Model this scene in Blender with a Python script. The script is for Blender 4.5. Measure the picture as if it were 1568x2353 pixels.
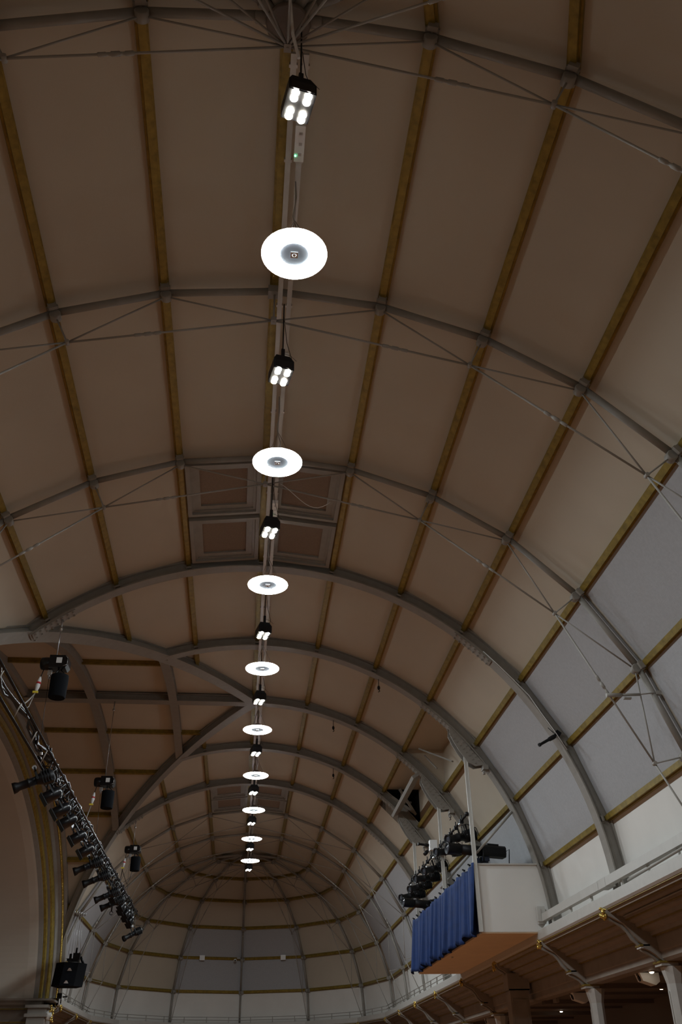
import bpy, math, random
from mathutils import Vector as V, Matrix
random.seed(7)
for o in list(bpy.data.objects): bpy.data.objects.remove(o)
SC = bpy.context.scene; COL = SC.collection
sin, cos, rad, pi = math.sin, math.cos, math.radians, math.pi

# ------------------------------------------------------------ camera
YAW, PITCH, ROLL, FPX = -0.108645, 0.570179, -0.0178876, 2074.36
CAM = V((-0.13746, -6.75441, 1.60012))
cy, sy, cp, sp = cos(YAW), sin(YAW), cos(PITCH), sin(PITCH)
fwd = V((-sy*cp, cy*cp, sp)); rt = V((cy, sy, 0)); up = rt.cross(fwd)
R2 = cos(ROLL)*rt + sin(ROLL)*up; U2 = -sin(ROLL)*rt + cos(ROLL)*up
cd = bpy.data.cameras.new('camera'); cam = bpy.data.objects.new('camera', cd); COL.objects.link(cam)
m = Matrix.Identity(4)
for r in range(3):
    m[r][0] = R2[r]; m[r][1] = U2[r]; m[r][2] = -fwd[r]; m[r][3] = CAM[r]
cam.matrix_world = m
cd.sensor_fit = 'VERTICAL'; cd.sensor_height = 24; cd.lens = FPX/2353*24
cd.clip_start = .05; cd.clip_end = 300
SC.camera = cam
# ------------------------------------------------------------ light
w = bpy.data.worlds.new('world'); SC.world = w; w.use_nodes = True
w.node_tree.nodes['Background'].inputs[0].default_value = (0.01, 0.01, 0.012, 1)
w.node_tree.nodes['Background'].inputs[1].default_value = 0.05
SC.view_settings.view_transform = 'Standard'; SC.view_settings.look = 'None'
SC.view_settings.gamma = 1; SC.view_settings.use_curve_mapping = False
SC.view_settings.exposure = 0.13
RING_L = 146.0; LAMP_L = 275.0      # radiance of the ring lights and of the spot lamps
# the lamps themselves are the only light in the hall

# ------------------------------------------------------------ materials
def mat(name, col, rough=.6, metal=0., noise=0., nscale=3., bump=0., bscale=40., emit=None, estr=0., col2=None, coat=0., spec=.5):
    m = bpy.data.materials.new(name); m.use_nodes = True
    n = m.node_tree.nodes; l = m.node_tree.links; b = n['Principled BSDF']
    b.inputs['Roughness'].default_value = rough; b.inputs['Metallic'].default_value = metal
    b.inputs['Base Color'].default_value = (*col, 1)
    b.inputs['Specular IOR Level'].default_value = spec
    if coat: b.inputs['Coat Weight'].default_value = coat
    if noise or col2:
        tc = n.new('ShaderNodeTexCoord'); t = n.new('ShaderNodeTexNoise'); t.inputs['Scale'].default_value = nscale
        t.inputs['Detail'].default_value = 6; l.new(tc.outputs['Object'], t.inputs['Vector'])
        r = n.new('ShaderNodeValToRGB'); r.color_ramp.elements[0].position = .3; r.color_ramp.elements[1].position = .7
        a = col2 or tuple(c*(1-noise) for c in col)
        r.color_ramp.elements[0].color = (*a, 1); r.color_ramp.elements[1].color = (*[min(1, c*(1+noise*.5)) for c in col], 1)
        l.new(t.outputs['Fac'], r.inputs['Fac']); l.new(r.outputs['Color'], b.inputs['Base Color'])
    if bump:
        tc = n.new('ShaderNodeTexCoord'); t = n.new('ShaderNodeTexNoise'); t.inputs['Scale'].default_value = bscale
        l.new(tc.outputs['Object'], t.inputs['Vector'])
        bp = n.new('ShaderNodeBump'); bp.inputs['Strength'].default_value = bump; bp.inputs['Distance'].default_value = .01
        l.new(t.outputs['Fac'], bp.inputs['Height']); l.new(bp.outputs['Normal'], b.inputs['Normal'])
    if emit:
        b.inputs['Emission Color'].default_value = (*emit, 1); b.inputs['Emission Strength'].default_value = estr
    return m
M = dict(
 panel=mat('ceiling_board', (.53, .468, .375), .85, noise=.05, nscale=.6, bump=.1),
 lower=mat('lower_board', (.72, .70, .66), .8, noise=.05, nscale=.8),
 felt=mat('grey_acoustic_felt', (.41, .415, .43), .95, noise=.06, nscale=14, bump=.4, bscale=90),
 cream=mat('cream_paint', (.27, .25, .22), .5, noise=.08, nscale=5),
 creamw=mat('white_paint', (.50, .485, .45), .45, noise=.05, nscale=5),
 gold=mat('mustard_gold_paint', (.285, .20, .036), .42, metal=.25, noise=.35, nscale=7, bump=.15),
 goldb=mat('bright_gold_leaf', (.62, .45, .12), .3, metal=.85, noise=.3, nscale=12),
 dark=mat('black_coated_metal', (.006, .006, .007), .5, noise=.2, nscale=20, spec=.3),
 gloss=mat('black_gloss_metal', (.005, .005, .006), .28, spec=.45),
 cloth=mat('black_cloth', (.005, .006, .008), .95, bump=.3, spec=.15),
 steel=mat('bare_steel', (.5, .5, .5), .35, metal=.9),
 rod=mat('grey_painted_rod', (.30, .28, .25), .5),
 lens=mat('lens_glass', (.06, .065, .08), .08, coat=.6),
 velvet=mat('blue_stage_cloth', (.003, .024, .112), .85, noise=.25, nscale=4, bump=.2),
 ply=mat('varnished_plywood', (.82, .66, .46), .6, noise=.06, nscale=1.2),
 hatch=mat('brown_hatch_board', (.24, .17, .12), .9, noise=.1, nscale=25),
 floor=mat('warm_wood_floor', (.26, .095, .026), .5, noise=.12, nscale=2),
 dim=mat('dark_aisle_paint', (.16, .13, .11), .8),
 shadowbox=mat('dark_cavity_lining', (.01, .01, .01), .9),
 wallp=mat('stage_wall_plaster', (.60, .54, .46), .85, noise=.04, nscale=.7),
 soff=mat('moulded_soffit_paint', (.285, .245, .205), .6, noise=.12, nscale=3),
 white=mat('white_plastic', (.75, .75, .74), .4), red=mat('red_band', (.55, .02, .03), .5), yellow=mat('yellow_tag', (.75, .6, .05), .5),
 led=mat('green_indicator', (.1, .8, .3), .5, emit=(.15, 1, .45), estr=6),
 ring=mat('ring_light_diffuser', (.9, .9, .9), .5, emit=(.82, .93, 1.0), estr=RING_L),
 lamp=mat('spot_lamp_glass', (.9, .9, .9), .5, emit=(1.0, .93, .80), estr=LAMP_L),
 down=mat('downlight_lamp', (.9, .9, .9), .5, emit=(1.0, .85, .65), estr=12),
 ringgrey=mat('grey_lamp_housing', (.13, .132, .14), .7),
 screen=mat('dark_blue_box_front', (.02, .03, .06), .4),
)

# ------------------------------------------------------------ mesh building
class MB:
    def __init__(s): s.v = []; s.f = []; s.sm = []
    def add(s, vs, fs, smooth=False):
        k = len(s.v); s.v += [V(p) for p in vs]; s.f += [[k+i for i in f] for f in fs]; s.sm += [smooth]*len(fs); return s
    def box(s, c, size, ex=(1, 0, 0), ey=(0, 1, 0), ez=(0, 0, 1)):
        c = V(c); ex, ey, ez = V(ex), V(ey), V(ez); a, b, d = [q/2 for q in size]
        vs = [c+ex*(i*a)+ey*(j*b)+ez*(k*d) for k in (-1, 1) for j in (-1, 1) for i in (-1, 1)]
        return s.add(vs, [(0, 2, 3, 1), (4, 5, 7, 6), (0, 1, 5, 4), (2, 6, 7, 3), (0, 4, 6, 2), (1, 3, 7, 5)])
    def span(s, a, b):
        return s.box([(a[i]+b[i])/2 for i in range(3)], [abs(b[i]-a[i]) for i in range(3)])
    def beam(s, p0, p1, wd, ht, upv):          # upv: direction of the height
        p0, p1 = V(p0), V(p1); d = (p1-p0); L = d.length; d.normalize()
        side = d.cross(V(upv)).normalized(); u = side.cross(d).normalized()
        return s.box((p0+p1)/2, (L, wd, ht), d, side, u)
    def tube(s, pts, r, n=8, caps=True):
        pts = [V(p) for p in pts]; rr = r if isinstance(r, (list, tuple)) else [r]*len(pts)
        t0 = (pts[1]-pts[0]).normalized()
        a = V((0, 0, 1)) if abs(t0.z) < .9 else V((1, 0, 0))
        x = t0.cross(a).normalized(); vs = []
        for i, p in enumerate(pts):
            t = (pts[min(i+1, len(pts)-1)]-pts[max(i-1, 0)]).normalized()
            x = (x-t*x.dot(t)).normalized(); y = t.cross(x)
            vs += [p+(x*cos(2*pi*k/n)+y*sin(2*pi*k/n))*rr[i] for k in range(n)]
        fs = [(i*n+k, i*n+(k+1) % n, (i+1)*n+(k+1) % n, (i+1)*n+k) for i in range(len(pts)-1) for k in range(n)]
        s.add(vs, fs, True)
        if caps:
            k = len(s.v)-len(vs)
            s.f += [[k+j for j in reversed(range(n))], [k+(len(pts)-1)*n+j for j in range(n)]]; s.sm += [False, False]
        return s
    def lathe(s, p0, d, prof, n=16):
        d = V(d).normalized(); pts = [V(p0)+d*t for t, r in prof]
        a = V((0, 0, 1)) if abs(d.z) < .9 else V((1, 0, 0)); x = d.cross(a).normalized(); y = d.cross(x); vs = []
        for p, (t, r) in zip(pts, prof): vs += [p+(x*cos(2*pi*k/n)+y*sin(2*pi*k/n))*max(r, 1e-4) for k in range(n)]
        fs = [(i*n+k, (i+1)*n+k, (i+1)*n+(k+1) % n, i*n+(k+1) % n) for i in range(len(pts)-1) for k in range(n)]
        s.add(vs, fs, True)
        k = len(s.v)-len(vs)
        s.f += [[k+j for j in range(n)], [k+(len(pts)-1)*n+j for j in reversed(range(n))]]; s.sm += [False, False]
        return s
    def prism(s, poly, off):
        off = V(off); n = len(poly); vs = [V(p) for p in poly]+[V(p)+off for p in poly]
        fs = [list(reversed(range(n))), [n+i for i in range(n)]]+[(i, (i+1) % n, n+(i+1) % n, n+i) for i in range(n)]
        return s.add(vs, fs)
    def sweep(s, path, sides, ups, prof, closed=True, smooth=False, caps=True):
        n = len(prof); vs = []
        for p, a, b in zip(path, sides, ups): vs += [V(p)+V(a)*u+V(b)*v for u, v in prof]
        m_ = n if closed else n-1
        fs = [(i*n+k, i*n+(k+1) % n, (i+1)*n+(k+1) % n, (i+1)*n+k) for i in range(len(path)-1) for k in range(m_)]
        if closed and caps: fs += [list(reversed(range(n))), [(len(path)-1)*n+k for k in range(n)]]
        return s.add(vs, fs, smooth)
    def ball(s, c, r, n=8, sz=1.):
        return s.lathe(V(c)-V((0, 0, r*sz)), (0, 0, 1), [(r*sz*(1-cos(pi*i/5)), r*sin(pi*i/5)) for i in range(6)], n)
    def quad(s, *p): return s.add(p, [list(range(len(p)))])
    def build(s, name, m_, parent=None, kind=None):
        me = bpy.data.meshes.new(name); org = V((0, 0, 0))
        if parent is not None:
            q = parent
            while q is not None: org = org+q.location; q = q.parent
        elif s.v:
            xs = [p.x for p in s.v]; ys = [p.y for p in s.v]; zs = [p.z for p in s.v]
            org = V(((min(xs)+max(xs))/2, (min(ys)+max(ys))/2, min(zs)))
        me.from_pydata([tuple(p-org) for p in s.v], [], s.f); me.update()
        me.polygons.foreach_set('use_smooth', s.sm)
        me.materials.append(M[m_] if isinstance(m_, str) else m_)
        o = bpy.data.objects.new(name, me); COL.objects.link(o)
        if parent is not None: o.parent = parent
        else: o.location = org
        if kind: o['kind'] = kind
        return o
def tag(o, label, cat, group=None):
    o['label'] = label; o['category'] = cat
    if group: o['group'] = group
    return o
def thing(name, label, cat, loc=(0, 0, 0), group=None):
    o = bpy.data.objects.new(name, None); COL.objects.link(o); o.location = loc; o.empty_display_size = .2
    return tag(o, label, cat, group)
def copy_tree(o, parent=None):
    c = o.copy(); COL.objects.link(c)
    if parent is not None: c.parent = parent
    for ch in [x for x in bpy.data.objects if x.parent == o]: copy_tree(ch, c)
    return c
def struct(name, mb, m_): return mb.build(name, m_, None, 'structure')

# ------------------------------------------------------------ geometry of the hall
R = 9.0; ZC = 5.215; ST = rad(90/7.)
YF = dict(zip('ABCDEFGHIJK', [0.1, 5.238, 10.51, 15.62, 20.98, 26.24, 31.62, 36.93, 42.22, 47.39, 52.62]))
FR = 'ABCDEFGHIJK'; YA, YK = YF['A'], YF['K']; YM = 26.24; GR = 15.8/9.0
ORD = {'A': 'nearest tube frame', 'B': 'second tube frame', 'C': 'third tube frame', 'D': 'nearest plated arch', 'E': 'second plated arch',
       'F': 'middle plated arch', 'G': 'fourth plated arch', 'H': 'farthest plated arch', 'I': 'first tube frame past the arches',
       'J': 'second tube frame past the arches', 'K': 'far dome mouth frame'}
def P(i, y, r=R): return V((r*sin(i*ST), y, ZC+r*cos(i*ST)))
def D(i, az, r=R, y0=None):     # dome point, azimuth from +x
    a = rad(az); y0 = YK if y0 is None else y0
    return V((r*sin(i*ST)*cos(a), y0+r*sin(i*ST)*sin(a), ZC+r*cos(i*ST)))
def T(i, x, r=R):               # transept point; i signed: minus = near side
    s = sin(i*ST); return V((x, YM+GR*r*s, ZC+r*cos(i*ST)))
RP = 9.17                        # radius of the boards

# ------------------------------------------------------------ setting: ceiling boards
cl = MB(); lo = MB()
GREY = set()
for a, b in zip(FR, FR[1:]):
    y0, y1 = YF[a], YF[b]
    for i in range(7):           # right side
        if i == 0 and a in 'CH': pass
        t = lo if i == 6 else cl
        if i == 3 and a in 'EF': continue
        t.quad(P(i, y0, RP), P(i+1, y0, RP), P(i+1, y1, RP), P(i, y1, RP))
for i in range(7):               # left side with the groin cut
    t = lo if i == 6 else cl
    x0, x1 = R*sin(i*ST), R*sin((i+1)*ST)
    for sgn, ye in ((-1, YA), (1, YK)):
        if sgn < 0: t.quad(P(-i, YA, RP), P(-i, YM-GR*x0, RP), P(-i-1, YM-GR*x1, RP), P(-i-1, YA, RP))
        else: t.quad(P(-i, YM+GR*x0, RP), P(-i, YK, RP), P(-i-1, YK, RP), P(-i-1, YM+GR*x1, RP))
for y0, sg in ((YK, 1), (YA, -1)):
    for k in range(6):
        for i in range(7):
            t = lo if i == 6 else cl
            q = [D(i, sg*30*k, RP, y0), D(i+1, sg*30*k, RP, y0), D(i+1, sg*30*(k+1), RP, y0), D(i, sg*30*(k+1), RP, y0)]
            if i == 0: q = q[:3]
            t.quad(*q)
XPRO = -8.5
for s in (-1, 1):
    for i in range(7):
        xa, xb = -R*sin(i*ST), -R*sin((i+1)*ST)
        cl.quad(T(s*i, xa, RP), T(s*(i+1), xb, RP), T(s*(i+1), min(XPRO-.05, xb-.01), RP), T(s*i, XPRO-.05, RP))
struct('ceiling', cl, 'panel'); struct('wall_vault_foot', lo, 'lower')

# recess over the lighting platform
rc = MB(); yE, yFm, yG = YF['E'], YF['F'], YF['G']
a, b = P(3, 0, RP), P(4, 0, RP)
for y0, y1 in ((yE, yFm), (yFm, yG)):
    rc.quad((a.x, y0, a.z), (b.x+.0, y0, a.z), (b.x+.0, y1, a.z), (a.x, y1, a.z))
    rc.quad((b.x+.0, y0, a.z), (b.x, y0, b.z), (b.x, y1, b.z), (b.x+.0, y1, a.z))
    rc.quad((a.x, y0+.01, a.z), (b.x+.0, y0+.01, a.z), (b.x, y0+.01, b.z))
rc.quad((a.x, yFm-.01, a.z), (b.x+.0, yFm-.01, a.z), (b.x, yFm-.01, b.z))
struct('ceiling_recess', rc, 'panel')
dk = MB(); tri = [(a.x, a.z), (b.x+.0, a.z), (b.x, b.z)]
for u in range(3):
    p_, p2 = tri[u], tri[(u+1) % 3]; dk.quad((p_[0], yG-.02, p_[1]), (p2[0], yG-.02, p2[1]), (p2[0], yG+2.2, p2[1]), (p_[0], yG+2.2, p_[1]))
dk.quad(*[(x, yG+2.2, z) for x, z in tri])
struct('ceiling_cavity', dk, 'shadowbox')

# floor, outer walls, aisle
fl = MB().span((-16, -14, -.2), (15, 67, 0)); struct('floor', fl, 'floor')
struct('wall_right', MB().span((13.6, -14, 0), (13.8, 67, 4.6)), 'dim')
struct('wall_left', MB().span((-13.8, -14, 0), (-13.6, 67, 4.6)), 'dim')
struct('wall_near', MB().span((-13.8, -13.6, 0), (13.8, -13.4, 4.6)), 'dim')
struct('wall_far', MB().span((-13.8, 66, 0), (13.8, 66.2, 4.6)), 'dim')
# stadium outline, from the near end of the stage opening round to its far end
def outline():
    pts = [(-1, 0, YM-15.6, 1)]
    L = [((-1, 0), (-1, YM-15.9)), ]
    o = [(-1, 0, YM-15.9)]
    for k in range(0, 7): a_ = rad(180+30*k); o.append((cos(a_), sin(a_), YA))
    for k in range(0, 7): a_ = rad(30*k); o.append((cos(a_), sin(a_), YK))
    o.append((-1, 0, YM+15.3))
    return o
OUT = outline()
def ringpts(r, z): return [V((c*r, y0+s_*r, z)) for c, s_, y0 in OUT]
def outline_sweep(mb, prof, closed=False):       # prof [(r,z)]
    rings = [ringpts(r, z) for r, z in prof]; n = len(prof); vs = [rings[j][i] for i in range(len(OUT)) for j in range(n)]
    mm = n if closed else n-1
    fs = [(i*n+k, i*n+(k+1) % n, (i+1)*n+(k+1) % n, (i+1)*n+k) for i in range(len(OUT)-1) for k in range(mm)]
    return mb.add(vs, fs)
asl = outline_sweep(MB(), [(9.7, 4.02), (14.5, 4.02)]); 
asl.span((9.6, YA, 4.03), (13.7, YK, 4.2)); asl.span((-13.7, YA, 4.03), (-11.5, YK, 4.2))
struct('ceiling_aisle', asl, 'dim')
# cornice: fascia and moulded soffit
fa = outline_sweep(MB(), [(9.2, 5.42), (8.40, 5.42), (8.38, 5.40), (8.38, 5.17), (8.42, 5.12), (8.46, 5.12)])
struct('trim_fascia', fa, 'creamw')
gl = outline_sweep(MB(), [(8.43, 5.135), (8.43, 5.095), (8.47, 5.095), (8.47, 5.135)], True); struct('trim_fascia_gilt', gl, 'gold')
so = outline_sweep(MB(), [(8.46, 5.12), (8.49, 5.03), (8.62, 5.03), (8.64, 4.97), (8.80, 4.95), (8.82, 4.89), (8.90, 4.89), (8.92, 4.83),
    (9.04, 4.80), (9.06, 4.72), (9.16, 4.72), (9.18, 4.66), (9.36, 4.62), (9.38, 4.54), (9.50, 4.53), (9.52, 4.22), (9.56, 4.2), (9.56, 4.06), (9.62, 4.0), (9.98, 4.0), (9.98, 4.3)])
struct('trim_soffit', so, 'soff')
for n_, (r_, z_) in enumerate([(8.555, 5.02), (8.86, 4.88), (9.11, 4.71), (9.44, 4.525)]):
    struct('trim_soffit_gilt', outline_sweep(MB(), [(r_-.03, z_+.012), (r_-.03, z_-.012), (r_+.03, z_-.012), (r_+.03, z_+.012)], True), 'gold')
# cross beams under the aisle ceiling
ab = MB()
for q_ in FR:
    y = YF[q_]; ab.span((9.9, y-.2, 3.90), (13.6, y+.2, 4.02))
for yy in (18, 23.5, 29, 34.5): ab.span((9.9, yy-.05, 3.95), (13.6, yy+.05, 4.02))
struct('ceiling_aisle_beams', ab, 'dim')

# stage opening on the left
def E2(th, s=0., d=0., a=15.8, c=9.0):    # th from the crown; s inward, d deeper
    n = V((0, sin(th)/a, cos(th)/c)).normalized()
    return V((XPRO-d, YM+a*sin(th), ZC+c*cos(th)))-n*s
def stage_strip(prof, t0=-90, t1=90, n=96, closed=False, smooth=False):
    mb = MB(); k = len(prof); vs = []
    for j in range(n+1):
        th = rad(t0+(t1-t0)*j/n); vs += [E2(th, s, d) for s, d in prof]
    mm = k if closed else k-1
    fs = [(j*k+i, j*k+(i+1) % k, (j+1)*k+(i+1) % k, (j+1)*k+i) for j in range(n) for i in range(mm)]
    return mb.add(vs, fs, smooth)
struct('trim_stage_arch', stage_strip([(-.2, .02), (-.2, -.12), (.10, -.12), (.14, -.02), (.16, .05), (.42, .08), (.44, .22), (.62, .30), (.64, .38), (.98, .46), (1.0, .62), (1.22, .72), (1.3, .95)]), 'cream')
struct('trim_stage_arch_gilt', stage_strip([(.155, .05), (.19, .0), (.27, .0), (.30, .04), (.30, .09)]), 'gold')
struct('trim_stage_arch_gilt', stage_strip([(.64, .36), (.67, .33), (.95, .40), (.98, .47)]), 'gold')
struct('trim_stage_arch_gilt', stage_strip([(1.0, .60), (1.04, .56), (1.16, .60), (1.2, .7)]), 'gold')
bd = MB()
for j in range(250):
    th = rad(-5+97*j/250.); p_ = E2(th, .355, .045)
    if p_.y < 44: bd.ball(p_, .052, 6)
struct('trim_stage_arch_beads', bd, 'goldb')
struct('ceiling_stage', stage_strip([(1.3, .9), (1.32, 1.0), (1.36, 1.3), (1.36, 12)], smooth=False), 'wallp')
YS0, YS1 = YM-14.46, YM+14.46
struct('wall_stage_back', MB().span((-20.7, YS0-.5, 0), (-20.5, YS1+.5, 14.5)), 'wallp')
struct('wall_stage_far', MB().span((-20.6, YS1, 0), (-9.5, YS1+.2, 5.3)), 'wallp')
struct('wall_stage_near', MB().span((-20.6, YS0-.2, 0), (-9.5, YS0, 5.3)), 'wallp')
struct('floor_stage', MB().span((-20.6, YS0, 0), (-9.0, YS1, 1.0)), 'dim')
sb = MB()
for y_ in (YM-15.9, YM+15.9): sb.span((-13.8, y_-.15, 0), (-8.9, y_+.15, 5.2))
struct('wall_stage_return', sb, 'dim')
for nm, y_, s_ in (('far', YS1, -1), ('near', YS0, 1)):
    pr = [(0, 5.30), (.62, 5.30), (.62, 5.22), (.5, 5.14), (.46, 5.06), (.28, 4.98), (.26, 4.90), (.10, 4.84), (.08, 4.50), (.14, 4.44), (.14, 4.34), (0, 4.30)]
    mb = MB(); mb.prism([(-20.5, y_+s_*d, z) for d, z in pr], (11.6, 0, 0)); struct('trim_stage_cornice', mb, 'soff')
    struct('trim_stage_cornice_gilt', MB().span((-20.5, y_+s_*.26, 4.88), (-8.92, y_+s_*.31, 4.92)).span((-20.5, y_+s_*.14, 4.36), (-8.92, y_+s_*.17, 4.41)), 'gold')
    struct('trim_stage_ledge', MB().span((-9.6, y_+s_*.7, 5.20), (-8.42, y_-s_*1.4, 5.28)), 'cream')

# clerestory hatches near the crown
def hatch(i0, i1, ya, yb, label):
    c = (P(i0, ya, RP)+P(i1, yb, RP))/2; t = thing('ceiling_hatch', label, 'hatch', c, 'framed hatches along the crown')
    a_, b_ = P(i0, 0, RP), P(i1, 0, RP); e = (b_-a_); W = e.length; e.normalize(); n = V((-e.z, 0, e.x));
    if n.z > 0: n = -n
    def pt(u, y, h): q_ = a_+e*u+n*h; return V((q_.x, y, q_.z))
    f = MB(); m0 = .13 if True else 0
    def frame(u0, u1, y0, y1, w_, h0, h1):
        for (ua, ub, va, vb) in ((u0, u1, y0, y0+w_), (u0, u1, y1-w_, y1), (u0, u0+w_, y0+w_, y1-w_), (u1-w_, u1, y0+w_, y1-w_)):
            vs = [pt(u, y, h) for h in (h0, h1) for y in (va, vb) for u in (ua, ub)]
            f.add(vs, [(0, 2, 3, 1), (4, 5, 7, 6), (0, 1, 5, 4), (2, 6, 7, 3), (0, 4, 6, 2), (1, 3, 7, 5)])
    frame(.12, W-.12, ya, yb, .10, .0, .20); frame(.22, W-.22, ya+.10, yb-.10, .07, .0, .13)
    frame(.29, W-.29, ya+.17, yb-.17, .16, .0, .10)
    f.build('frame', 'cream', t)
    s_ = MB(); vs = [pt(u, y, h) for h in (.01, .045) for y in (ya+.2, yb-.2) for u in (.32, W-.32)]
    s_.add(vs, [(0, 2, 3, 1), (4, 5, 7, 6), (0, 1, 5, 4), (2, 6, 7, 3), (0, 4, 6, 2), (1, 3, 7, 5)]); s_.build('board', 'hatch', t)
for bay, far in (('C', 'above the third ring light'), ('H', 'above the seventh ring light')):
    y0 = YF[bay]; y1 = YF[FR[FR.index(bay)+1]]; mid = (y0+y1)/2
    for s_, nm in ((-1, 'left'), (1, 'right')):
        for k, (ya, yb) in enumerate(((y0+.22, mid-.10), (mid+.10, y1-.25))):
            w_ = ('nearer', 'farther')[k]
            i0, i1 = (0, 1) if s_ > 0 else (-1, 0)
            hatch(i0, i1, ya, yb, f"framed brown hatch {'beyond the third tube frame' if bay=='C' else 'beyond the farthest arch'}, {w_} of {nm} pair")

# ------------------------------------------------------------ purlins
SIDE = {0: 'ridge'}
NTH = {1: 'first', 2: 'second', 3: 'third', 4: 'fourth', 5: 'fifth', 6: 'sixth'}
def purlin_mesh(p0, p1, n, wd=.185):
    mb = MB(); n = V(n).normalized()
    mb.beam(p0+n*.13, p1+n*.13, wd, .09, n); mb.beam(p0+n*.055, p1+n*.055, wd*.62, .09, n)
    for k in range(1, 3):
        pass
    return mb
def rn(i): return V((sin(i*ST), 0, cos(i*ST)))
for i in range(-6, 7):
    x = R*sin(abs(i)*ST); n = rn(i)
    def mk(ya, yb, lab):
        tag(purlin_mesh(P(i, ya), P(i, yb), n).build('purlin', 'gold'), lab, 'beam', None)
    if i >= 0:
        lab = 'mustard gold purlin along the ridge of the vault' if i == 0 else f'mustard gold purlin running lengthwise, {NTH[i]} to the right of the ridge'
        mk(YA, YK, lab)
    else:
        mk(YA, YM-GR*x, f'mustard gold purlin on the near left vault, {NTH[-i]} from the ridge')
        mk(YM+GR*x, YK, f'mustard gold purlin on the far left vault, {NTH[-i]} from the ridge')
for s_ in (-1, 1):
    for i in range(1, 7):
        n = V((0, GR*0+sin(s_*i*ST)/GR, cos(i*ST))).normalized(); x = -R*sin(i*ST)
        if x < XPRO+.05: continue
        tag(purlin_mesh(T(s_*i, x), T(s_*i, XPRO), n).build('purlin', 'gold'),
            f"dark gold purlin on the {'near' if s_<0 else 'far'} slope of the stage vault, {NTH[i]} from its ridge", 'beam')
def ring(i, y0, sg, lab):
    mb = MB()
    for k in range(6):
        p0, p1 = D(i, sg*30*k, R, y0), D(i, sg*30*(k+1), R, y0); a_ = rad(sg*30*(k+.5))
        n = V((sin(i*ST)*cos(a_), sin(i*ST)*sin(a_), cos(i*ST))).normalized()
        mb.beam(p0+n*.12, p1+n*.12, .185, .09, n); mb.beam(p0+n*.05, p1+n*.05, .115, .08, n)
    tag(mb.build('ring_purlin', 'gold'), lab, 'beam')
for i in range(1, 7):
    ring(i, YK, 1, f'gold ring beam around the far dome, {NTH[i]} from its top')
for i in range(1, 4):
    ring(i, YA, -1, f'gold ring beam of the dome overhead at the top edge, {NTH[i]} from its hub')

# ------------------------------------------------------------ tube frames with tie rods
RT = 8.95; RTIE = 8.2
def half_frame(t, pos, sg0, side, first=1):
    """pos(i, r) -> point; side = unit vector across the frame"""
    side = V(side)
    for i in range(0, 7):
        MB().tube([pos(i, RT), pos(i+1, RT)], .068, 10).build('tube', 'cream', t)
    for i in range(1, 7):
        c = pos(i, 8.99); n = (pos(i, 9)-pos(i, 8)).normalized(); tg = n.cross(side).normalized()
        b_ = MB(); b_.box(c-n*.005, (.26, .20, .05), side, tg, n); b_.lathe(c-n*.12-side*.08, side, [(0, .085), (.01, .1), (.15, .1), (.16, .085)], 12)
        b_.box(c-n*.02-side*.15, (.07, .15, .13), side, tg, n)
        for u in (-.1, .1): b_.box(c-n*.04+side*u, (.03, .03, .04), side, tg, n)
        b_.build('node_bracket', 'cream', t)
    for i in (2, 4, 6):
        st = MB(); a_, b_ = pos(i, RT-.05), pos(i, RTIE); st.tube([a_, b_], .016, 6)
        st.lathe(b_-side*.05, side, [(0, .04), (.10, .04)], 8); st.build('hanger_strut', 'rod', t)
    seq = [(0, 2), (2, 4), (4, 6)]
    for a_, b_ in seq:
        p0, p1 = pos(a_, RTIE), pos(b_, RTIE); c = MB(); c.tube([p0, p1], .0195, 6)
        d = (p1-p0); L = d.length; d.normalize(); mid = p0+d*(L*(.5 if a_ else .62))
        c.lathe(mid-d*.24, d, [(0, .02), (.02, .033), (.12, .033), (.13, .024), (.18, .024), (.19, .036), (.3, .036), (.31, .024), (.36, .024), (.37, .03), (.47, .03), (.48, .02)], 8)
        c.build('tie_rod', 'rod', t)
    MB().tube([pos(6, RTIE), pos(7, 8.85)], .0195, 6).build('tie_rod', 'rod', t)
    for a_, b_ in ((0, 1), (2, 1), (2, 3), (4, 3), (4, 5), (6, 5), (6, 7)):
        MB().tube([pos(a_, RTIE), pos(b_, RT-.09)], .0165, 6).build('diagonal_rod', 'rod', t)
for q_ in 'ABCIJK':
    y = YF[q_]
    t = thing('tube_frame', f"grey-cream tubular truss rib with tie rods, the {ORD[q_]}", 'truss rib', (0, y, ZC), 'tube ribs across the vault')
    half_frame(t, lambda i, r, y=y: P(i, y, r), 1, (0, 1, 0))
    half_frame(t, lambda i, r, y=y: P(-i, y, r), -1, (0, 1, 0))
    h = MB(); h.tube([P(0, y, RT), P(0, y, RTIE-.05)], .02, 6); h.box((0, y, ZC+8.93), (.24, .2, .16)); h.box((0, y, ZC+RTIE), (.1, .12, .08)); h.build('ridge_bracket', 'cream', t)
for y0, sg, nm in ((YK, 1, 'far dome'), (YA, -1, 'near dome overhead')):
    for k in range(1, 6):
        az = sg*30*k; a_ = rad(az); side = V((-sin(a_), cos(a_), 0))
        t = thing('dome_rib', f"thin tubular rib of the {nm}, " + ['rightmost of five', 'second of five from the right', 'middle one of five', 'second of five from the left', 'leftmost of five'][k-1], 'truss rib', (0, y0, ZC), 'ribs of the '+nm)
        half_frame(t, lambda i, r, az=az, y0=y0: D(i, az, r, y0), 1, side)
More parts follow.
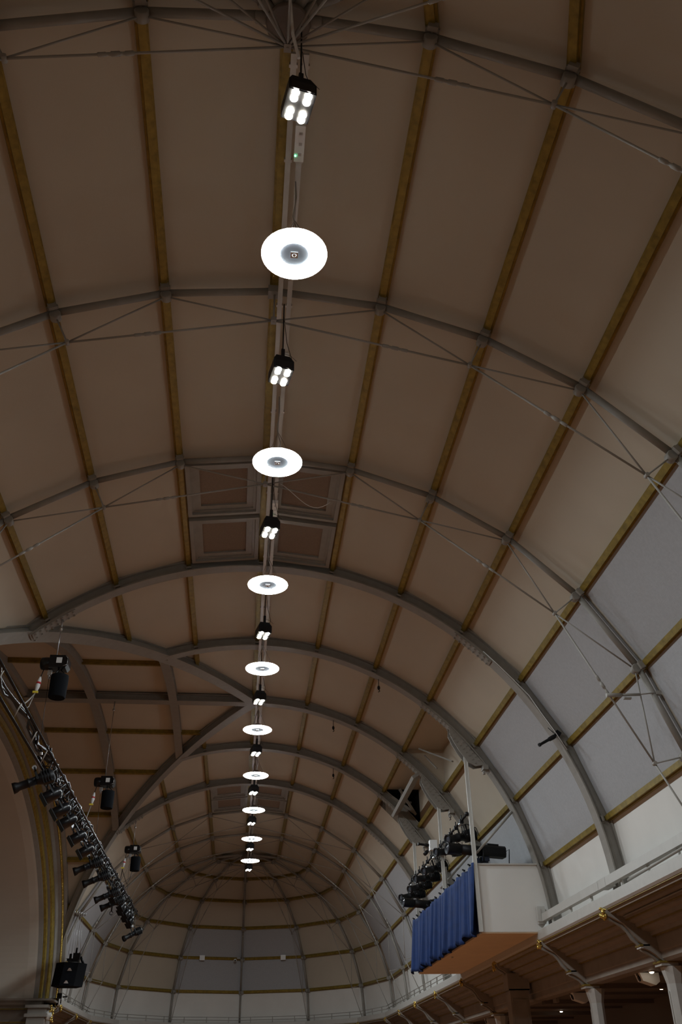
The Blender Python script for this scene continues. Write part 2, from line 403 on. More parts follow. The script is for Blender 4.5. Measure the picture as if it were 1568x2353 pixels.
# hubs
for y0, sg, lab in ((YA, -1, 'dark star-shaped hub plate where the overhead dome ribs meet'), (YK, 1, 'dark hub plate at the top of the far dome behind the last ring light')):
    t = thing('dome_hub', lab, 'hub', (0, y0, ZC+8.6))
    h = MB(); h.lathe((0, y0, ZC+8.70), (0, 0, 1), [(0, .29), (.02, .31), (.05, .31), (.28, .22)], 12)
    h.build('hub_plate', 'dim', t)
    c = MB()
    for k in range(7):
        a_ = rad(sg*30*k); d = V((cos(a_), sin(a_), 0)); c.lathe(V((0, y0, ZC+8.86))+d*.24, d, [(0, .06), (.02, .085), (.2, .085), (.22, .068)], 10)
    c.build('rib_socket', 'cream', t)
for s_ in (-1, 1):
    mb = MB(); mb.prism([(s_*.75, YK+.25, ZC+8.86), (s_*1.5, YK+.1, ZC+8.86), (s_*1.75, YK+.5, ZC+8.78), (s_*.95, YK+.75, ZC+8.80)], (0, 0, .04))
    tag(mb.build('vent_flap', 'dim'), f"small dark vent flap beside the far dome hub, {'left' if s_<0 else 'right'} one", 'vent')

# ------------------------------------------------------------ plated arches, groins, side vault ribs
def isec(mb, path, sides, ups, fw=.36, ht=.30, web=.08, ft=.035, tw=.28):
    mb.sweep(path, sides, ups, [(-fw/2, 0), (fw/2, 0), (fw/2, ft), (-fw/2, ft)])
    mb.sweep(path, sides, ups, [(-web/2, ft), (web/2, ft), (web/2, ht), (-web/2, ht)])
    mb.sweep(path, sides, ups, [(-tw/2, ht), (tw/2, ht), (tw/2, ht+ft), (-tw/2, ht+ft)])
RA = 8.80
def arch(q_, s0, s1, lab):
    y = YF[q_]; t = thing('arch_rib', lab, 'arch rib', (0, y, ZC), 'plated arches across the vault')
    n = 60; A = [s0+(s1-s0)*k/n for k in range(n+1)]
    mb = MB(); isec(mb, [P(a_, y, RA) for a_ in A], [V((0, 1, 0))]*(n+1), [rn(a_) for a_ in A]); mb.build('girder', 'cream', t)
    for sgn in (-1, 1):
        if sgn < 0 and s0 > -3: continue
        c = 3.25*sgn if sgn > 0 else -2.95
        pl = MB(); aa = [c+(-.32+.64*k/6) for k in range(7)]
        pl.sweep([P(a_, y, RA-.03) for a_ in aa], [V((0, 1, 0))]*7, [rn(a_) for a_ in aa], [(-.15, 0), (.15, 0), (.15, .03), (-.15, .03)])
        for k in range(8):
            for u in (-.1, .1):
                p_ = P(c-.28+.56*k/7, y+u, RA-.045); pl.box(p_, (.045, .045, .04), rn(c), V((0, 1, 0)), rn(c).cross(V((0, 1, 0))))
        pl.build('splice_plate', 'cream', t)
    for i in range(-6, 7):          # cleats carrying the purlins
        if not (s0+.1 < i < s1-.1): continue
        cm = MB(); n_ = rn(i); tg = n_.cross(V((0, 1, 0)))
        for u in (-1, 1):
            cm.box(P(i, y+u*.11, 8.90), (.03, .14, .12), n_, V((0, 1, 0)), tg); cm.box(P(i, y+u*.05, 8.93), (.14, .02, .2), n_, V((0, 1, 0)), tg)
        cm.build('purlin_cleat', 'cream', t)
    return t
th_at = lambda x: math.asin(x/R)/ST
AD = arch('D', -th_at(6.07), 6.92, 'heavy grey-cream plated arch, nearest of the five')
AE = arch('E', -th_at(3.0), 6.92, 'heavy grey-cream plated arch, second of the five, meeting the diagonal rib left of the ridge')
AF = arch('F', 0, 6.92, 'heavy grey-cream plated half arch on the right, middle of the five')
AG = arch('G', -th_at(3.07), 6.92, 'heavy grey-cream plated arch, fourth of the five')
AH = arch('H', -th_at(6.09), 6.92, 'heavy grey-cream plated arch, farthest of the five')
for s_, lab in ((-1, 'wide diagonal rib curving from the left edge up to the crown of the vault'), (1, 'diagonal rib falling from the crown behind the lighting truss to the stage arch')):
    n = 70; xs = [-9*sin(rad(89.0)*k/n) for k in range(n+1)]
    path = [V((x, YM-s_*GR*x, ZC+math.sqrt(max(0, RA*RA-(x*RA/9)**2)))) for x in xs]
    for i, x in enumerate(xs): path[i].x = x*.985
    ups = [V((x/9, 0, math.sqrt(max(0, 1-(x/9)**2)))) for x in xs]; sides = []
    U = []
    for i in range(n+1):
        tg = (path[min(i+1, n)]-path[max(i-1, 0)]).normalized(); sd = tg.cross(ups[i]).normalized(); sides.append(sd); U.append(sd.cross(tg).normalized())
    t = thing('groin_rib', lab, 'arch rib', path[-1]); mb = MB(); isec(mb, path, sides, U, .40, .28, .22, .03, .34); mb.build('girder', 'cream', t)
def trib(x, lab):
    a0 = math.asin(-x/9); n = 60; A = [-a1 for a1 in []]
    A = [-1.5+3*k/n for k in range(n+1)]
    t = thing('side_vault_rib', lab, 'arch rib', (x, YM, ZC))
    for lo_, hi_ in ((-a0, a0),) if False else (((-a0), a0),):
        pass
    # the rib lies over the side vault between the two diagonal ribs
    A = [-a0+2*a0*k/n for k in range(n+1)]
    path = [V((x, YM+GR*RA*sin(a_), ZC+RA*cos(a_))) for a_ in A]
    ups = [V((0, sin(a_)/GR, cos(a_))).normalized() for a_ in A]
    mb = MB(); isec(mb, path, [V((1, 0, 0))]*(n+1), ups, .30, .28, .2, .03, .28); mb.build('girder', 'cream', t)
trib(-3.03, 'short arched rib of the side vault, nearer the ridge lights'); trib(-6.02, 'long arched rib of the side vault, behind the chain hoists')
t = thing('side_vault_ridge_beam', 'straight grey-cream ridge beam of the side vault over the stage', 'beam', (-4.3, YM, ZC+RA))
mb = MB(); isec(mb, [V((0, YM, ZC+RA)), V((XPRO, YM, ZC+RA))], [V((0, 1, 0))]*2, [V((0, 0, 1))]*2, .42, .28, .1, .03, .3); mb.build('girder', 'cream', t)

# ------------------------------------------------------------ grey acoustic panels
def apanel(corn, n, lab):
    n = V(n).normalized(); c = sum((V(p) for p in corn), V((0, 0, 0)))/4; q_ = []
    for p in corn:
        d = V(p)-c; q_.append(c+d*(1-.09/max(d.length, .1))-n*.015)
    tag(MB().prism(q_, -n*.05).build('acoustic_panel', 'felt'), lab, 'acoustic panel', 'grey acoustic panels')
def bayname(a, b): return f"between the {ORD[a]} and the {ORD[b]}" 
for a, b in zip(FR, FR[1:]):
    for i in (4, 5):
        if a == 'A' or (i == 4 and a in 'EFG'): continue
        row = 'upper row' if i == 4 else 'lower row'
        n = rn(i+.5)
        apanel([P(i, YF[a], RP), P(i+1, YF[a], RP), P(i+1, YF[b], RP), P(i, YF[b], RP)], n, f"right {row} grey acoustic panel starting at the {ORD[a]}")
        if a in 'IJ':
            apanel([P(-i, YF[a], RP), P(-i-1, YF[a], RP), P(-i-1, YF[b], RP), P(-i, YF[b], RP)], rn(-i-.5), f"left {row} grey acoustic panel starting at the {ORD[a]}")
for k in (2, 3):
    for i in (4, 5):
        a_ = rad(30*(k+.5)); n = V((sin((i+.5)*ST)*cos(a_), sin((i+.5)*ST)*sin(a_), cos((i+.5)*ST)))
        apanel([D(i, 30*k, RP), D(i+1, 30*k, RP), D(i+1, 30*(k+1), RP), D(i, 30*(k+1), RP)], n,
               f"dark grey acoustic panel on the far dome wall, {'upper' if i==4 else 'lower'} {'right' if k==2 else 'left'} of four")

# ------------------------------------------------------------ ridge trays, ring lights, spot clusters
for x, lab in ((.10, 'white cable tray under the ridge, left of the pair'), (.27, 'white cable tray under the ridge, right of the pair')):
    t = thing('cable_tray', lab, 'cable tray', (x, 26, ZC+8.55))
    mb = MB(); mb.box((x, (YA+YK)/2+.1, 13.80), (.085, YK-YA-.4, .05)); mb.build('tray', 'creamw', t)
    cl_ = MB()
    for k in range(34): cl_.box((x, .6+1.55*k, 13.83), (.12, .05, .06))
    cl_.build('clip', 'steel', t)
ZL = 12.1
def make_ring():
    t = thing('ring_light', '', 'ceiling light', (0, 0, 0), 'ring lights along the ridge')
    d = MB(); n = 48; prof = [(.215, -.004), (.225, -.014), (.25, -.020), (.29, -.022), (.36, -.023), (.43, -.020), (.475, -.013), (.488, -.005), (.49, .0)]
    vs = [V((r*cos(2*pi*k/n), r*sin(2*pi*k/n), z)) for k in range(n) for r, z in prof]; m_ = len(prof)
    fs = [(k*m_+j, ((k+1) % n)*m_+j, ((k+1) % n)*m_+j+1, k*m_+j+1) for k in range(n) for j in range(m_-1)]
    d.add(vs, fs, True).build('diffuser', 'ring', t)
    b = MB().lathe((0, 0, -.005), (0, 0, 1), [(0, .2155), (.004, .2155), (.0055, .4895), (.02, .46), (.05, .34), (.09, .2), (.16, .14), (.2, .1)], 40).build('housing', 'ringgrey', t)
    s = MB(); s.box((0, 0, -.012), (.11, .11, .02)); s.lathe((0, 0, -.03), (0, 0, 1), [(0, .025), (.02, .045)], 16); s.build('sensor', 'steel', b)
    w_ = MB()
    for k in range(3):
        a_ = 2*pi*k/3; w_.tube([(.3*cos(a_), .3*sin(a_), .1), (0, 0, .75)], .006, 5)
    w_.tube([(0, 0, .7), (0, 0, 1.68)], .008, 5); w_.tube([(0, 0, .2), (.05, .03, .5), (-.03, .05, .9), (.02, .02, 1.3), (0, 0, 1.68)], .011, 6)
    w_.build('suspension_wire', 'steel', t)
    return t
NT = ['first', 'second', 'third', 'fourth', 'fifth', 'sixth', 'seventh', 'eighth', 'ninth', 'tenth']
rg = make_ring()
YR = [2.50, 7.81, 12.97, 18.2, 23.55, 28.9, 34.1, 39.5, 44.5]
XR = [.24, .20, .17, .17, .14, .19, .20, .20, .20]
for k in range(9):
    o = rg if k == 0 else copy_tree(rg)
    o.location = (XR[k], YR[k], ZL); o['label'] = f"glowing white ring light hanging under the ridge, {NT[k]} from the camera end"
def make_cluster():
    t = thing('spot_cluster', '', 'ceiling light', (0, 0, 0), 'four-lamp spotlights along the ridge')
    b = MB(); b.prism([(-.18, -.21, 0), (.18, -.21, 0), (.18, -.21, .20), (.10, -.21, .30), (-.14, -.21, .30), (-.18, -.21, .22)], (0, .42, 0))
    body = b.build('housing', 'dark', t)
    MB().prism([(-.155, .02-.23, .02), (.155, -.21, .02), (.155, -.21, .18), (-.155, -.21, .18)], (0, -.012, 0)).build('front_plate', 'gloss', body)
    for sx, sy in ((-.084, -.135), (.084, -.125), (-.084, .125), (.084, .135)):
        l_ = MB()
        for dy in (-.04, .04): l_.lathe((sx, sy+dy, -.015), (0, 0, 1), [(0, .03), (.004, .047), (.02, .048)], 16)
        l_.build('lamp', 'lamp', t)
    s = MB(); s.box((.0, -.1, .40), (.06, .05, .28)); s.tube([(0, -.1, .5), (0, -.1, 1.66)], .012, 6); s.build('stem', 'dark', t)
    w_ = MB(); w_.tube([(.03, -.1, .45), (.15, -.12, .40), (.25, -.1, .33)], .004, 5); w_.tube([(.14, 0, .28), (.2, .05, .5), (.12, .1, .9), (.03, .05, 1.6)], .006, 5)
    w_.build('cable', 'dark', t)
    return t
sc = make_cluster()
YS = [0.10, 5.25, 10.5, 15.9, 20.9, 26.2, 31.4, 36.5, 41.8, 46.9]
for k in range(10):
    o = sc if k == 0 else copy_tree(sc)
    o.location = (.14+(.02 if k < 2 else 0), YS[k], ZL); o.rotation_euler = (0, 0, rad(12))
    o['label'] = f"black spotlight block with four bright lamps under the ridge, {NT[k]} from the camera end"
for y, lab in ((1.75, 'small pale control box with green light below the nearest spotlight block'), (6.75, 'small pale control box with green light below the second spotlight block'), (12.0, 'small pale control box with green light below the third spotlight block')):
    t = thing('control_box', lab, 'control box', (.26, y, 13.70))
    MB().box((.26, y, 13.72), (.15, .62, .09)).build('case', 'white', t)
    MB().ball((.205, y+.2, 13.665), .014).build('indicator', 'led', t)
    sl_ = MB()
    for k in range(3): sl_.box((.27, y-.18+.18*k, 13.672), (.05, .04, .01))
    sl_.build('socket', 'steel', t)
tag(MB().tube([(-.03, -2.2, 13.9), (-.02, -.9, 13.75), (.0, -.45, 13.6), (.06, -.12, 13.35), (.15, .0, 13.0)], .022, 8).build('power_cable', 'white'), 'white cable sagging past the overhead hub to the nearest spotlight block', 'cable')
tag(MB().tube([(.35+1.15*k/12, 10.45, 13.4-.45*k/12-.32*sin(pi*(k/12)**1.4)) for k in range(13)], .008, 5).build('loose_cord', 'white'), 'thin pale cord looping below the second ring light', 'cord')

# ------------------------------------------------------------ stage lanterns (prototypes)
# local frame: lantern hangs from origin (the pipe), body axis +X points to the beam, clamp above
def profile_spot(label=''):
    t = thing('profile_spotlight', label, 'stage light', (0, 0, 0), 'stage lights')
    z = -.26
    b = MB(); b.lathe((-.34, 0, z), (1, 0, 0), [(0, .07), (.02, .10), (.10, .115), (.26, .115), (.30, .10), (.34, .085), (.36, .085)], 14)
    b.box((-.20, 0, z+.10), (.2, .12, .05)); b.box((-.2, 0, z-.10), (.2, .14, .05))
    for k in range(4): b.box((-.26+.05*k, 0, z), (.012, .25, .25))
    body = b.build('housing', 'dark', t)
    MB().lathe((.0, 0, z), (1, 0, 0), [(0, .083), (.14, .08), (.15, .095), (.17, .095), (.18, .08), (.34, .08), (.40, .105), (.46, .11), (.46, .09), (.42, .07)], 14).build('lens_tube', 'dark', t)
    MB().lathe((.41, 0, z), (1, 0, 0), [(0, .085), (.02, .07), (.03, .03)], 14).build('lens', 'lens', t)
    y = MB()
    for s in (-1, 1): y.box((-.02, s*.14, z+.10), (.035, .008, .26)); y.lathe((-.02, s*.12, z), (0, s, 0), [(0, .03), (.05, .03)], 8)
    y.box((-.02, 0, z+.225), (.035, .28, .008)); y.build('yoke', 'dark', t)
    c = MB(); c.box((-.02, 0, -.02), (.05, .06, .07)); c.tube([(-.02, -.04, .0), (-.02, .04, .0)], .045, 8); c.build('clamp', 'steel', t)
    MB().tube([(-.34, 0, z), (-.42, .03, z-.05), (-.36, .06, z+.12), (-.15, .03, -.02)], .009, 5).build('cable', 'dark', t)
    return t
def par_can(label=''):
    t = thing('par_can', label, 'stage light', (0, 0, 0), 'stage lights')
    z = -.25
    b = MB(); b.lathe((-.18, 0, z), (1, 0, 0), [(0, .05), (.03, .085), (.06, .10), (.12, .115), (.36, .118), (.37, .108), (.30, .10)], 16); b.build('can', 'gloss', t)
    MB().lathe((.12, 0, z), (1, 0, 0), [(0, .105), (.03, .08), (.04, .03)], 16).build('lens', 'lens', t)
    f = MB(); f.box((.195, 0, z), (.012, .25, .25)); f.build('gel_frame', 'dark', t)
    y = MB()
    for s in (-1, 1): y.box((0, s*.13, z+.11), (.03, .006, .26))
    y.box((0, 0, z+.235), (.03, .27, .006)); y.build('yoke', 'dark', t)
    c = MB(); c.box((0, 0, -.01), (.05, .05, .06)); c.tube([(0, -.04, .01), (0, .04, .01)], .042, 8); c.build('clamp', 'steel', t)
    MB().tube([(-.18, 0, z), (-.25, .03, z+.05), (-.15, .03, z+.2), (0, .02, .02)], .008, 5).build('cable', 'dark', t)
    return t
# place: yaw = heading of the beam about z, pitch = tilt down. To tilt the whole thing we rotate about its local y.
def place(proto, used, loc, yaw, tilt, label, scale=1.):
    o = proto if not used else copy_tree(proto)
    o.location = loc; o.rotation_euler = (0, rad(tilt), rad(yaw)); o['label'] = label
    if scale != 1: o.scale = (scale,)*3
    return o

# lighting truss on the left
XT = -5.2; TY0, TY1 = 9.5, 40.7; ZT, ZB = 8.76, 8.42
t = thing('lighting_truss', 'long black lighting truss hung with lanterns and cables in front of the stage arch', 'truss', (XT, (TY0+TY1)/2, ZB))
for x, z, y0_ in ((XT-.17, ZT, 16.2), (XT+.17, ZT, TY0), (XT, ZB, TY0)):
    MB().tube([(x, y0_, z), (x, TY1, z)], .03, 8).build('chord', 'gloss', t)
br = MB(); k = 0; yy = 16.4
for yv in (10.6, 12.4, 14.2, 15.6): MB().tube([(XT+.17, yv, ZT), (XT, yv+.15, ZB)], .016, 6).build('rung', 'rod', t)
while yy < TY1-.5:
    a_ = 1 if k % 2 else -1
    br.tube([(XT-.17, yy, ZT), (XT, yy+.35, ZB)], .013, 5); br.tube([(XT+.17, yy, ZT), (XT, yy+.35, ZB)], .013, 5)
    br.tube([(XT-.17, yy+.7, ZT), (XT, yy+.35, ZB)], .013, 5); br.tube([(XT+.17, yy+.7, ZT), (XT, yy+.35, ZB)], .013, 5)
    br.tube([(XT-.17*a_, yy, ZT), (XT+.17*a_, yy+.7, ZT)], .012, 5)
    yy += .7; k += 1
br.build('lacing', 'steel' if False else 'gloss', t)
for c in range(7):
    pts = []; n = 60; y0 = (TY0+.1*c if c < 3 else 14.8) if c < 5 else 18
    for i in range(n+1):
        y = y0+(TY1-.6-y0)*i/n; pts.append((XT+.10*sin(i*.9+c)+.06*random.uniform(-1, 1), y, ZT+.05+.03*c*.5+.05*sin(i*1.3+c*2)+random.uniform(-.03, .03)))
    MB().tube(pts, .032, 6).build('cable_loom', 'gloss', t)
for k in range(44):
    lp = MB()
    y = random.uniform(17, TY1-.5); h = random.uniform(.12, .4); x = XT+random.uniform(-.2, .2); w2 = random.uniform(.08, .35)
    lp.tube([(x, y-w2/2, ZB+.2), (x+.03, y-w2/3, ZB-h*.6+.1), (x, y, ZB-h+.1), (x-.03, y+w2/3, ZB-h*.6+.1), (x, y+w2/2, ZB+.2)], .011, 5); lp.build('cable_loop', 'gloss', t)
for k in range(50):
    y = 15+k*.5+random.uniform(-.2, .2); s_ = random.choice((-1, 1)); c_ = MB(); c_.box((XT+s_*.19, y, random.choice((ZT, ZT+.06, ZB))), (.05, .06, random.uniform(.05, .11)), (1, 0, 0), (0, .9, .3), (0, -.3, .9)); c_.build('hook_clamp', 'gloss' if k % 3 else 'steel', t)
PS = profile_spot(); PC = par_can(); upS = upC = False
lst = [('p', 16.1, 'first from the near end of the truss'), ('c', 17.4, 'nearest of five along the truss'), ('c', 18.9, 'second of five along the truss'), ('c', 20.1, 'third of five along the truss'),
       ('c', 22.0, 'fourth of five, hanging a little apart'), ('c', 23.8, 'fifth of five, just before the middle profile lights'), ('p', 26.0, 'second along the truss'), ('p', 28.2, 'third along the truss'),
       ('p', 31.4, 'fourth along the truss'), ('p', 33.2, 'fifth along the truss, above a hanging hook')]
for kd, y, lab in lst:
    if kd == 'p':
        place(PS, upS, (XT-.22, y, ZB+.02), 188, 24, f"long black profile spotlight aimed at the stage, {lab}", 1.25); upS = True
    else:
        place(PC, upC, (XT-.12, y, ZB+.02), 200, 35, f"stubby black can light, {lab}", 1.35); upC = True
for k, y in enumerate((32.3, 34.3, 35.2, 36.1, 37.0, 37.9, 38.8)):
    place(PC, True, (XT-.12+(.1 if k % 2 else 0), y, ZB), 240, 50, f"black can light clustered at the far truss end, {NT[k]} of seven", 1.1)
place(PS, True, (XT+.0, 39.6, ZB-.25), 215, 28, 'small profile spotlight alone at the far tip of the truss', 1.0)
tag(MB().tube([(XT-.2, 33.5, ZB-.2), (XT-.2, 33.5, ZB-.55)], .03, 6).tube([(XT-.2+.07*cos(a_/6*pi*1.8), 33.5, ZB-.62+.07*sin(a_/6*pi*1.8)) for a_ in range(7)], .015, 6).build('safety_hook', 'gloss'), 'small hook hanging under the far half of the truss', 'hook')

# chain hoists
def make_hoist():
    t = thing('chain_hoist', '', 'hoist', (0, 0, 0), 'chain hoists on the truss side')
    b = MB(); b.lathe((-.36, 0, 0), (1, 0, 0), [(0, .13), (.03, .16), (.12, .17), (.26, .17), (.28, .15)], 14)
    b.prism([(-.12, -.20, -.16), (.30, -.20, -.16), (.36, -.20, -.08), (.36, -.20, .10), (.28, -.20, .17), (-.12, -.20, .17)], (0, .38, 0)); bo = b.build('motor_body', 'gloss', t)
    MB().prism([(.06, -.205, -.05), (.20, -.205, -.05), (.20, -.205, .10), (.06, -.205, .10)], (0, -.006, 0)).build('label_plate', 'white', bo)
    ed = MB()
    for p0, p1 in (((.28, -.21, .15), (.34, -.21, .09)), ((.34, -.21, .09), (.34, -.21, -.09)), ((.24, -.21, -.13), (.34, -.21, -.09))): ed.tube([p0, p1], .008, 5)
    ed.build('edge_guard', 'steel', bo)
    g = MB(); g.lathe((.17, 0, -.92), (0, 0, 1), [(0, .20), (.02, .215), (.5, .225), (.6, .22), (.6, .19), (.3, .17)], 20); g.build('chain_bag', 'cloth', t)
    s = MB()
    for a_ in (0, 2.1, 4.2): s.tube([(.17+.19*cos(a_), .19*sin(a_), -.34), (.12, 0, -.12)], .014, 5)
    s.build('bag_strap', 'dark', t)
    hk = MB(); hk.box((-.1, 0, -.25), (.10, .08, .14)); hk.tube([(-.1, 0, -.2), (-.1, 0, -.42)], .03, 6); hk.build('lower_hook', 'steel', t)
    c = MB(); c.tube([(-.26, 0, -.15), (-.30, -.05, -.4)], .012, 5); c.build('control_cable', 'dark', t)
    d = MB(); d.lathe((-.30, -.05, -.38), (-.12, -.05, -1), [(0, .02), (.08, .045), (.25, .06), (.38, .04), (.40, .01)], 8); d.build('plug', 'white', t)
    MB().lathe((-.318, -.057, -.53), (-.12, -.05, -1), [(0, .058), (.05, .063)], 8).build('red_band', 'red', t)
    MB().box((-.36, -.07, -.80), (.13, .05, .05)).build('yellow_tag', 'yellow', t)
    return t
hs = make_hoist(); first = True
for y, zt, lab in ((YF['D'], ZC+math.sqrt(RA**2-5.2**2), 'black chain hoist with cloth bag hung from the nearest plated arch'), (YM, ZC+RA, 'black chain hoist with cloth bag hung from the side vault ridge beam'), (YF['H'], ZC+math.sqrt(RA**2-5.2**2), 'black chain hoist with cloth bag hung from the farthest plated arch')):
    o = hs if first else copy_tree(hs); o.location = (-5.2, y, 11.0); o['label'] = lab; first = False
    tp = MB(); tp.tube([(-5.2, y, 11.15), (-5.2, y, zt)], .014, 6); tp.ball((-5.2, y, zt-.32), .05, 8, 1.3); tp.tube([(-5.2, y, zt-.35), (-5.2, y, zt)], .024, 6)
    tag(tp.build('hoist_chain', 'steel'), 'steel chain above the '+lab[6:].replace(' with cloth bag',''), 'chain')
    tag(MB().tube([(-5.3, y, 10.6), (-5.26, y+.05, ZT)], .006, 4).build('hanging_line', 'dark'), 'thin dark line below the '+lab[6:].replace(' with cloth bag',''), 'line')
tag(MB().tube([(-5.56, YF['D']-.1, 10.15), (-5.52, 14.9, 9.75), (-5.4, 14.0, 9.3), (-5.2, 12.9, 8.85)], .016, 5).tube([(-5.56, YF['D']-.1, 10.15), (-5.45, 14.7, 9.5), (-5.3, 13.7, 9.05), (-5.2, 12.9, 8.85)], .011, 5).build('control_lead', 'rod'), 'grey control lead from the nearest hoist down to the truss', 'cable')
tag(MB().tube([(-5.56, YM-.1, 10.15), (-5.5, 25.2, 9.5), (-5.3, 23.9, 8.85)], .016, 5).build('control_lead', 'rod'), 'grey control lead from the middle hoist down to the truss', 'cable')
tag(MB().tube([(-5.56, YF['H']-.1, 10.15), (-5.6, 36.8, 9.6), (-5.5, 36.7, 9.2)], .016, 5).tube([(-5.56, YF['H']-.1, 10.1), (-5.3, 36.8, 9.5), (-5.2, 36.8, 9.7), (-5.1, 36.9, 10.2)], .012, 5).build('control_lead', 'dark'), 'dark loose lead dangling under the farthest hoist', 'cable')

# loudspeaker by the stage arch
t = thing('loudspeaker', 'black loudspeaker box hung beside the foot of the stage arch', 'loudspeaker', (-7.85, 40.0, 5.72))
b = MB(); bx = [(-8.46, 39.6), (-8.05, 39.25), (-7.45, 39.45), (-7.15, 40.0), (-7.5, 40.6), (-8.3, 40.5)]
vs = [V((x-.02, y, 5.72)) for x, y in bx]+[V((x+.08, y, 6.66)) for x, y in bx]
b.add(vs, [[5, 4, 3, 2, 1, 0], [6, 7, 8, 9, 10, 11]]+[(i, (i+1) % 6, 6+(i+1) % 6, 6+i) for i in range(6)]); sb_ = b.build('cabinet', 'cloth', t)
for x, z in ((-7.72, 6.36), (-7.8, 5.86)):
    gr = MB(); gr.prism([(x-.1, 39.31, z-.05), (x+.1, 39.36, z-.05), (x+.03, 39.33, z+.06), (x-.03, 39.31, z+.06)], (.01, -.03, 0)); gr.build('horn_mark', 'steel', sb_)
f = MB(); f.box((-7.7, 39.9, 6.8), (.5, .5, .1)); f.box((-7.55, 39.8, 6.95), (.3, .25, .25)); f.box((-7.85, 39.95, 6.92), (.1, .1, .3)); f.tube([(-7.6, 39.8, 7.0), (-7.58, 39.8, 7.3)], .05, 6); f.tube([(-7.25, 40, 6.66), (-7.4, 40, 6.95)], .06, 6); f.build('flying_frame', 'dark', t)
for k in range(5):
    MB().tube([(-7.95+.13*k, 39.9, 7.0), (-7.93+.085*k, 40.2, 8.75)], .007, 4).build('suspension_wire', 'steel', t)
t = thing('wire_anchor', 'cluster of small shackles on the gold beam end holding the loudspeaker wires', 'anchor', (-7.7, 40.2, 8.75))
s = MB()
for k in range(6):
    x = -7.98+.1*k; s.tube([(x, 40.2, 8.72), (x+.02, 40.15, 8.85-.02*k), (x+.05, 40.2, 8.98-.03*k)], .022, 5); s.box((x, 40.2, 8.84-.02*k), (.06, .06, .07))
s.build('shackles', 'steel', t)
tag(MB().tube([(-8.28, 40.5, 5.72), (-8.26, 40.5, 5.35)], .012, 4).tube([(-8.15, 40.5, 5.72), (-8.14, 40.5, 5.35)], .012, 4).box((-8.22, 40.6, 5.42), (.2, .15, .22)).box((-8.0, 40.8, 5.40), (.2, .06, .05)).build('junction_box', 'dark'), 'small dark junction box with wires just under the loudspeaker', 'junction box')

# ------------------------------------------------------------ lighting platform on the right
X0, X1 = 6.74, 8.72; ZD, ZTp = 5.37, 7.20
t = thing('lighting_platform', 'white boxed lighting platform hanging off the right side of the vault', 'platform', ((X0+X1)/2, yFm, ZD))
for y, nm in ((yE-.02, 'side_panel'), (yG, 'side_panel')):
    MB().prism([(X0, y, ZD), (8.45, y, ZD), (8.78, y, 5.75), (8.70, y, ZTp), (X0, y, ZTp)], (0, .05, 0)).build(nm, 'lower', t)
MB().span((X0, yE, ZD-.03), (8.44, yG, ZD+.04)).build('deck', 'ply', t)
MB().span((X0-.02, yE+.02, ZD+.02), (X0+.02, yG, 7.1)).build('front_lining', 'velvet', t)
MB().tube([(X0+.03, yE, ZTp+.03), (X0+.03, yG, ZTp+.03)], .02, 8).build('curtain_rail', 'dark', t)
MB().box(((X0+8.7)/2, yE-.03, ZTp+.015), (8.7-X0, .09, .04)).build('top_rail', 'creamw', t)
for y, xx in ((yE, 0), (yFm, 0), (yG, 0)):
    p = MB(); px_ = 6.7 if y == yE else 6.84; p.box((px_, y-.03, (ZD+10.75)/2), (.10, .07, 10.75-ZD)); p.box((px_+.045, y-.08, (ZD+10.75)/2), (.015, .1, 10.75-ZD)); p.build('post', 'creamw', t)
MB().box((6.96, yFm+.05, 6.75), (.06, .06, 2.9)).build('inner_post', 'creamw', t)
for q_, y in (('E', yE), ('F', yFm), ('G', yG)):
    g = MB()
    pts = [(45.3, 8.80), (46.4, 8.60), (48.2, 8.50), (50.5, 8.43), (53.4, 8.41), (54.9, 8.52), (55.8, 8.80)]
    for yo in (-.17, .13): g.prism([(r*sin(rad(a_))*1.0, y+yo, ZC+r*cos(rad(a_))) for a_, r in pts], (0, .035, 0))
    for k in range(9):
        for r in (8.58, 8.72):
            a_ = rad(46.8+k*.95); g.box((r*sin(a_), y-.175, ZC+r*cos(a_)), (.04, .025, .04))
    a_ = rad(56.3); g.box((8.75*sin(a_), y-.1, ZC+8.75*cos(a_)), (.16, .3, .14)); g.box((8.62*sin(rad(57)), y-.15, ZC+8.62*cos(rad(57))), (.07, .1, .1))
    g.build('hanger_plate', 'cream', t)
MB().beam((6.10, yFm, 11.42), (6.12, yG, 11.35), .12, .34, (1, 0, .6)).build('upper_beam', 'cream', t)
# braces back to the vault
for y, lab in ((yE+.02, 'nearer'), (yFm+.4, 'farther')):
    tag(MB().tube([(6.80, y, 7.55), (8.15, y+.05, 8.88)], .035, 8).box((8.17, y+.05, 8.9), (.12, .12, .12)).build('brace_pipe', 'rod'), f'grey diagonal brace pipe above the platform, {lab} one', 'pipe')
ca = MB()
ca.beam((5.95, yG-.3, 12.0), (6.9, yG-.25, 11.35), .1, .06, (0, 1, 0)); ca.beam((6.2, yG-.9, 12.15), (6.95, yG-.2, 11.3), .1, .06, (0, 1, 0))
ca.beam((6.45, yG+.1, 11.4), (6.45, yG+.1, 12.2), .12, .08, (0, 1, 0)); ca.beam((6.0, yG+.4, 11.95), (6.9, yG+.4, 11.95), .1, .08, (0, 0, 1))
tag(ca.build('roof_steelwork', 'cream'), 'dim steel struts inside the dark opening in the vault above the platform', 'struts')
tag(MB().beam((6.0, yFm-1.4, 11.95), (6.95, yFm-2.4, 11.2), .1, .05, (0, 0, 1)).beam((6.35, yFm-.5, 12.0), (6.7, yFm-.9, 11.4), .05, .04, (0, 0, 1)).build('recess_strut', 'cream'), 'flat pale strut crossing the shallow recess above the platform', 'strut')
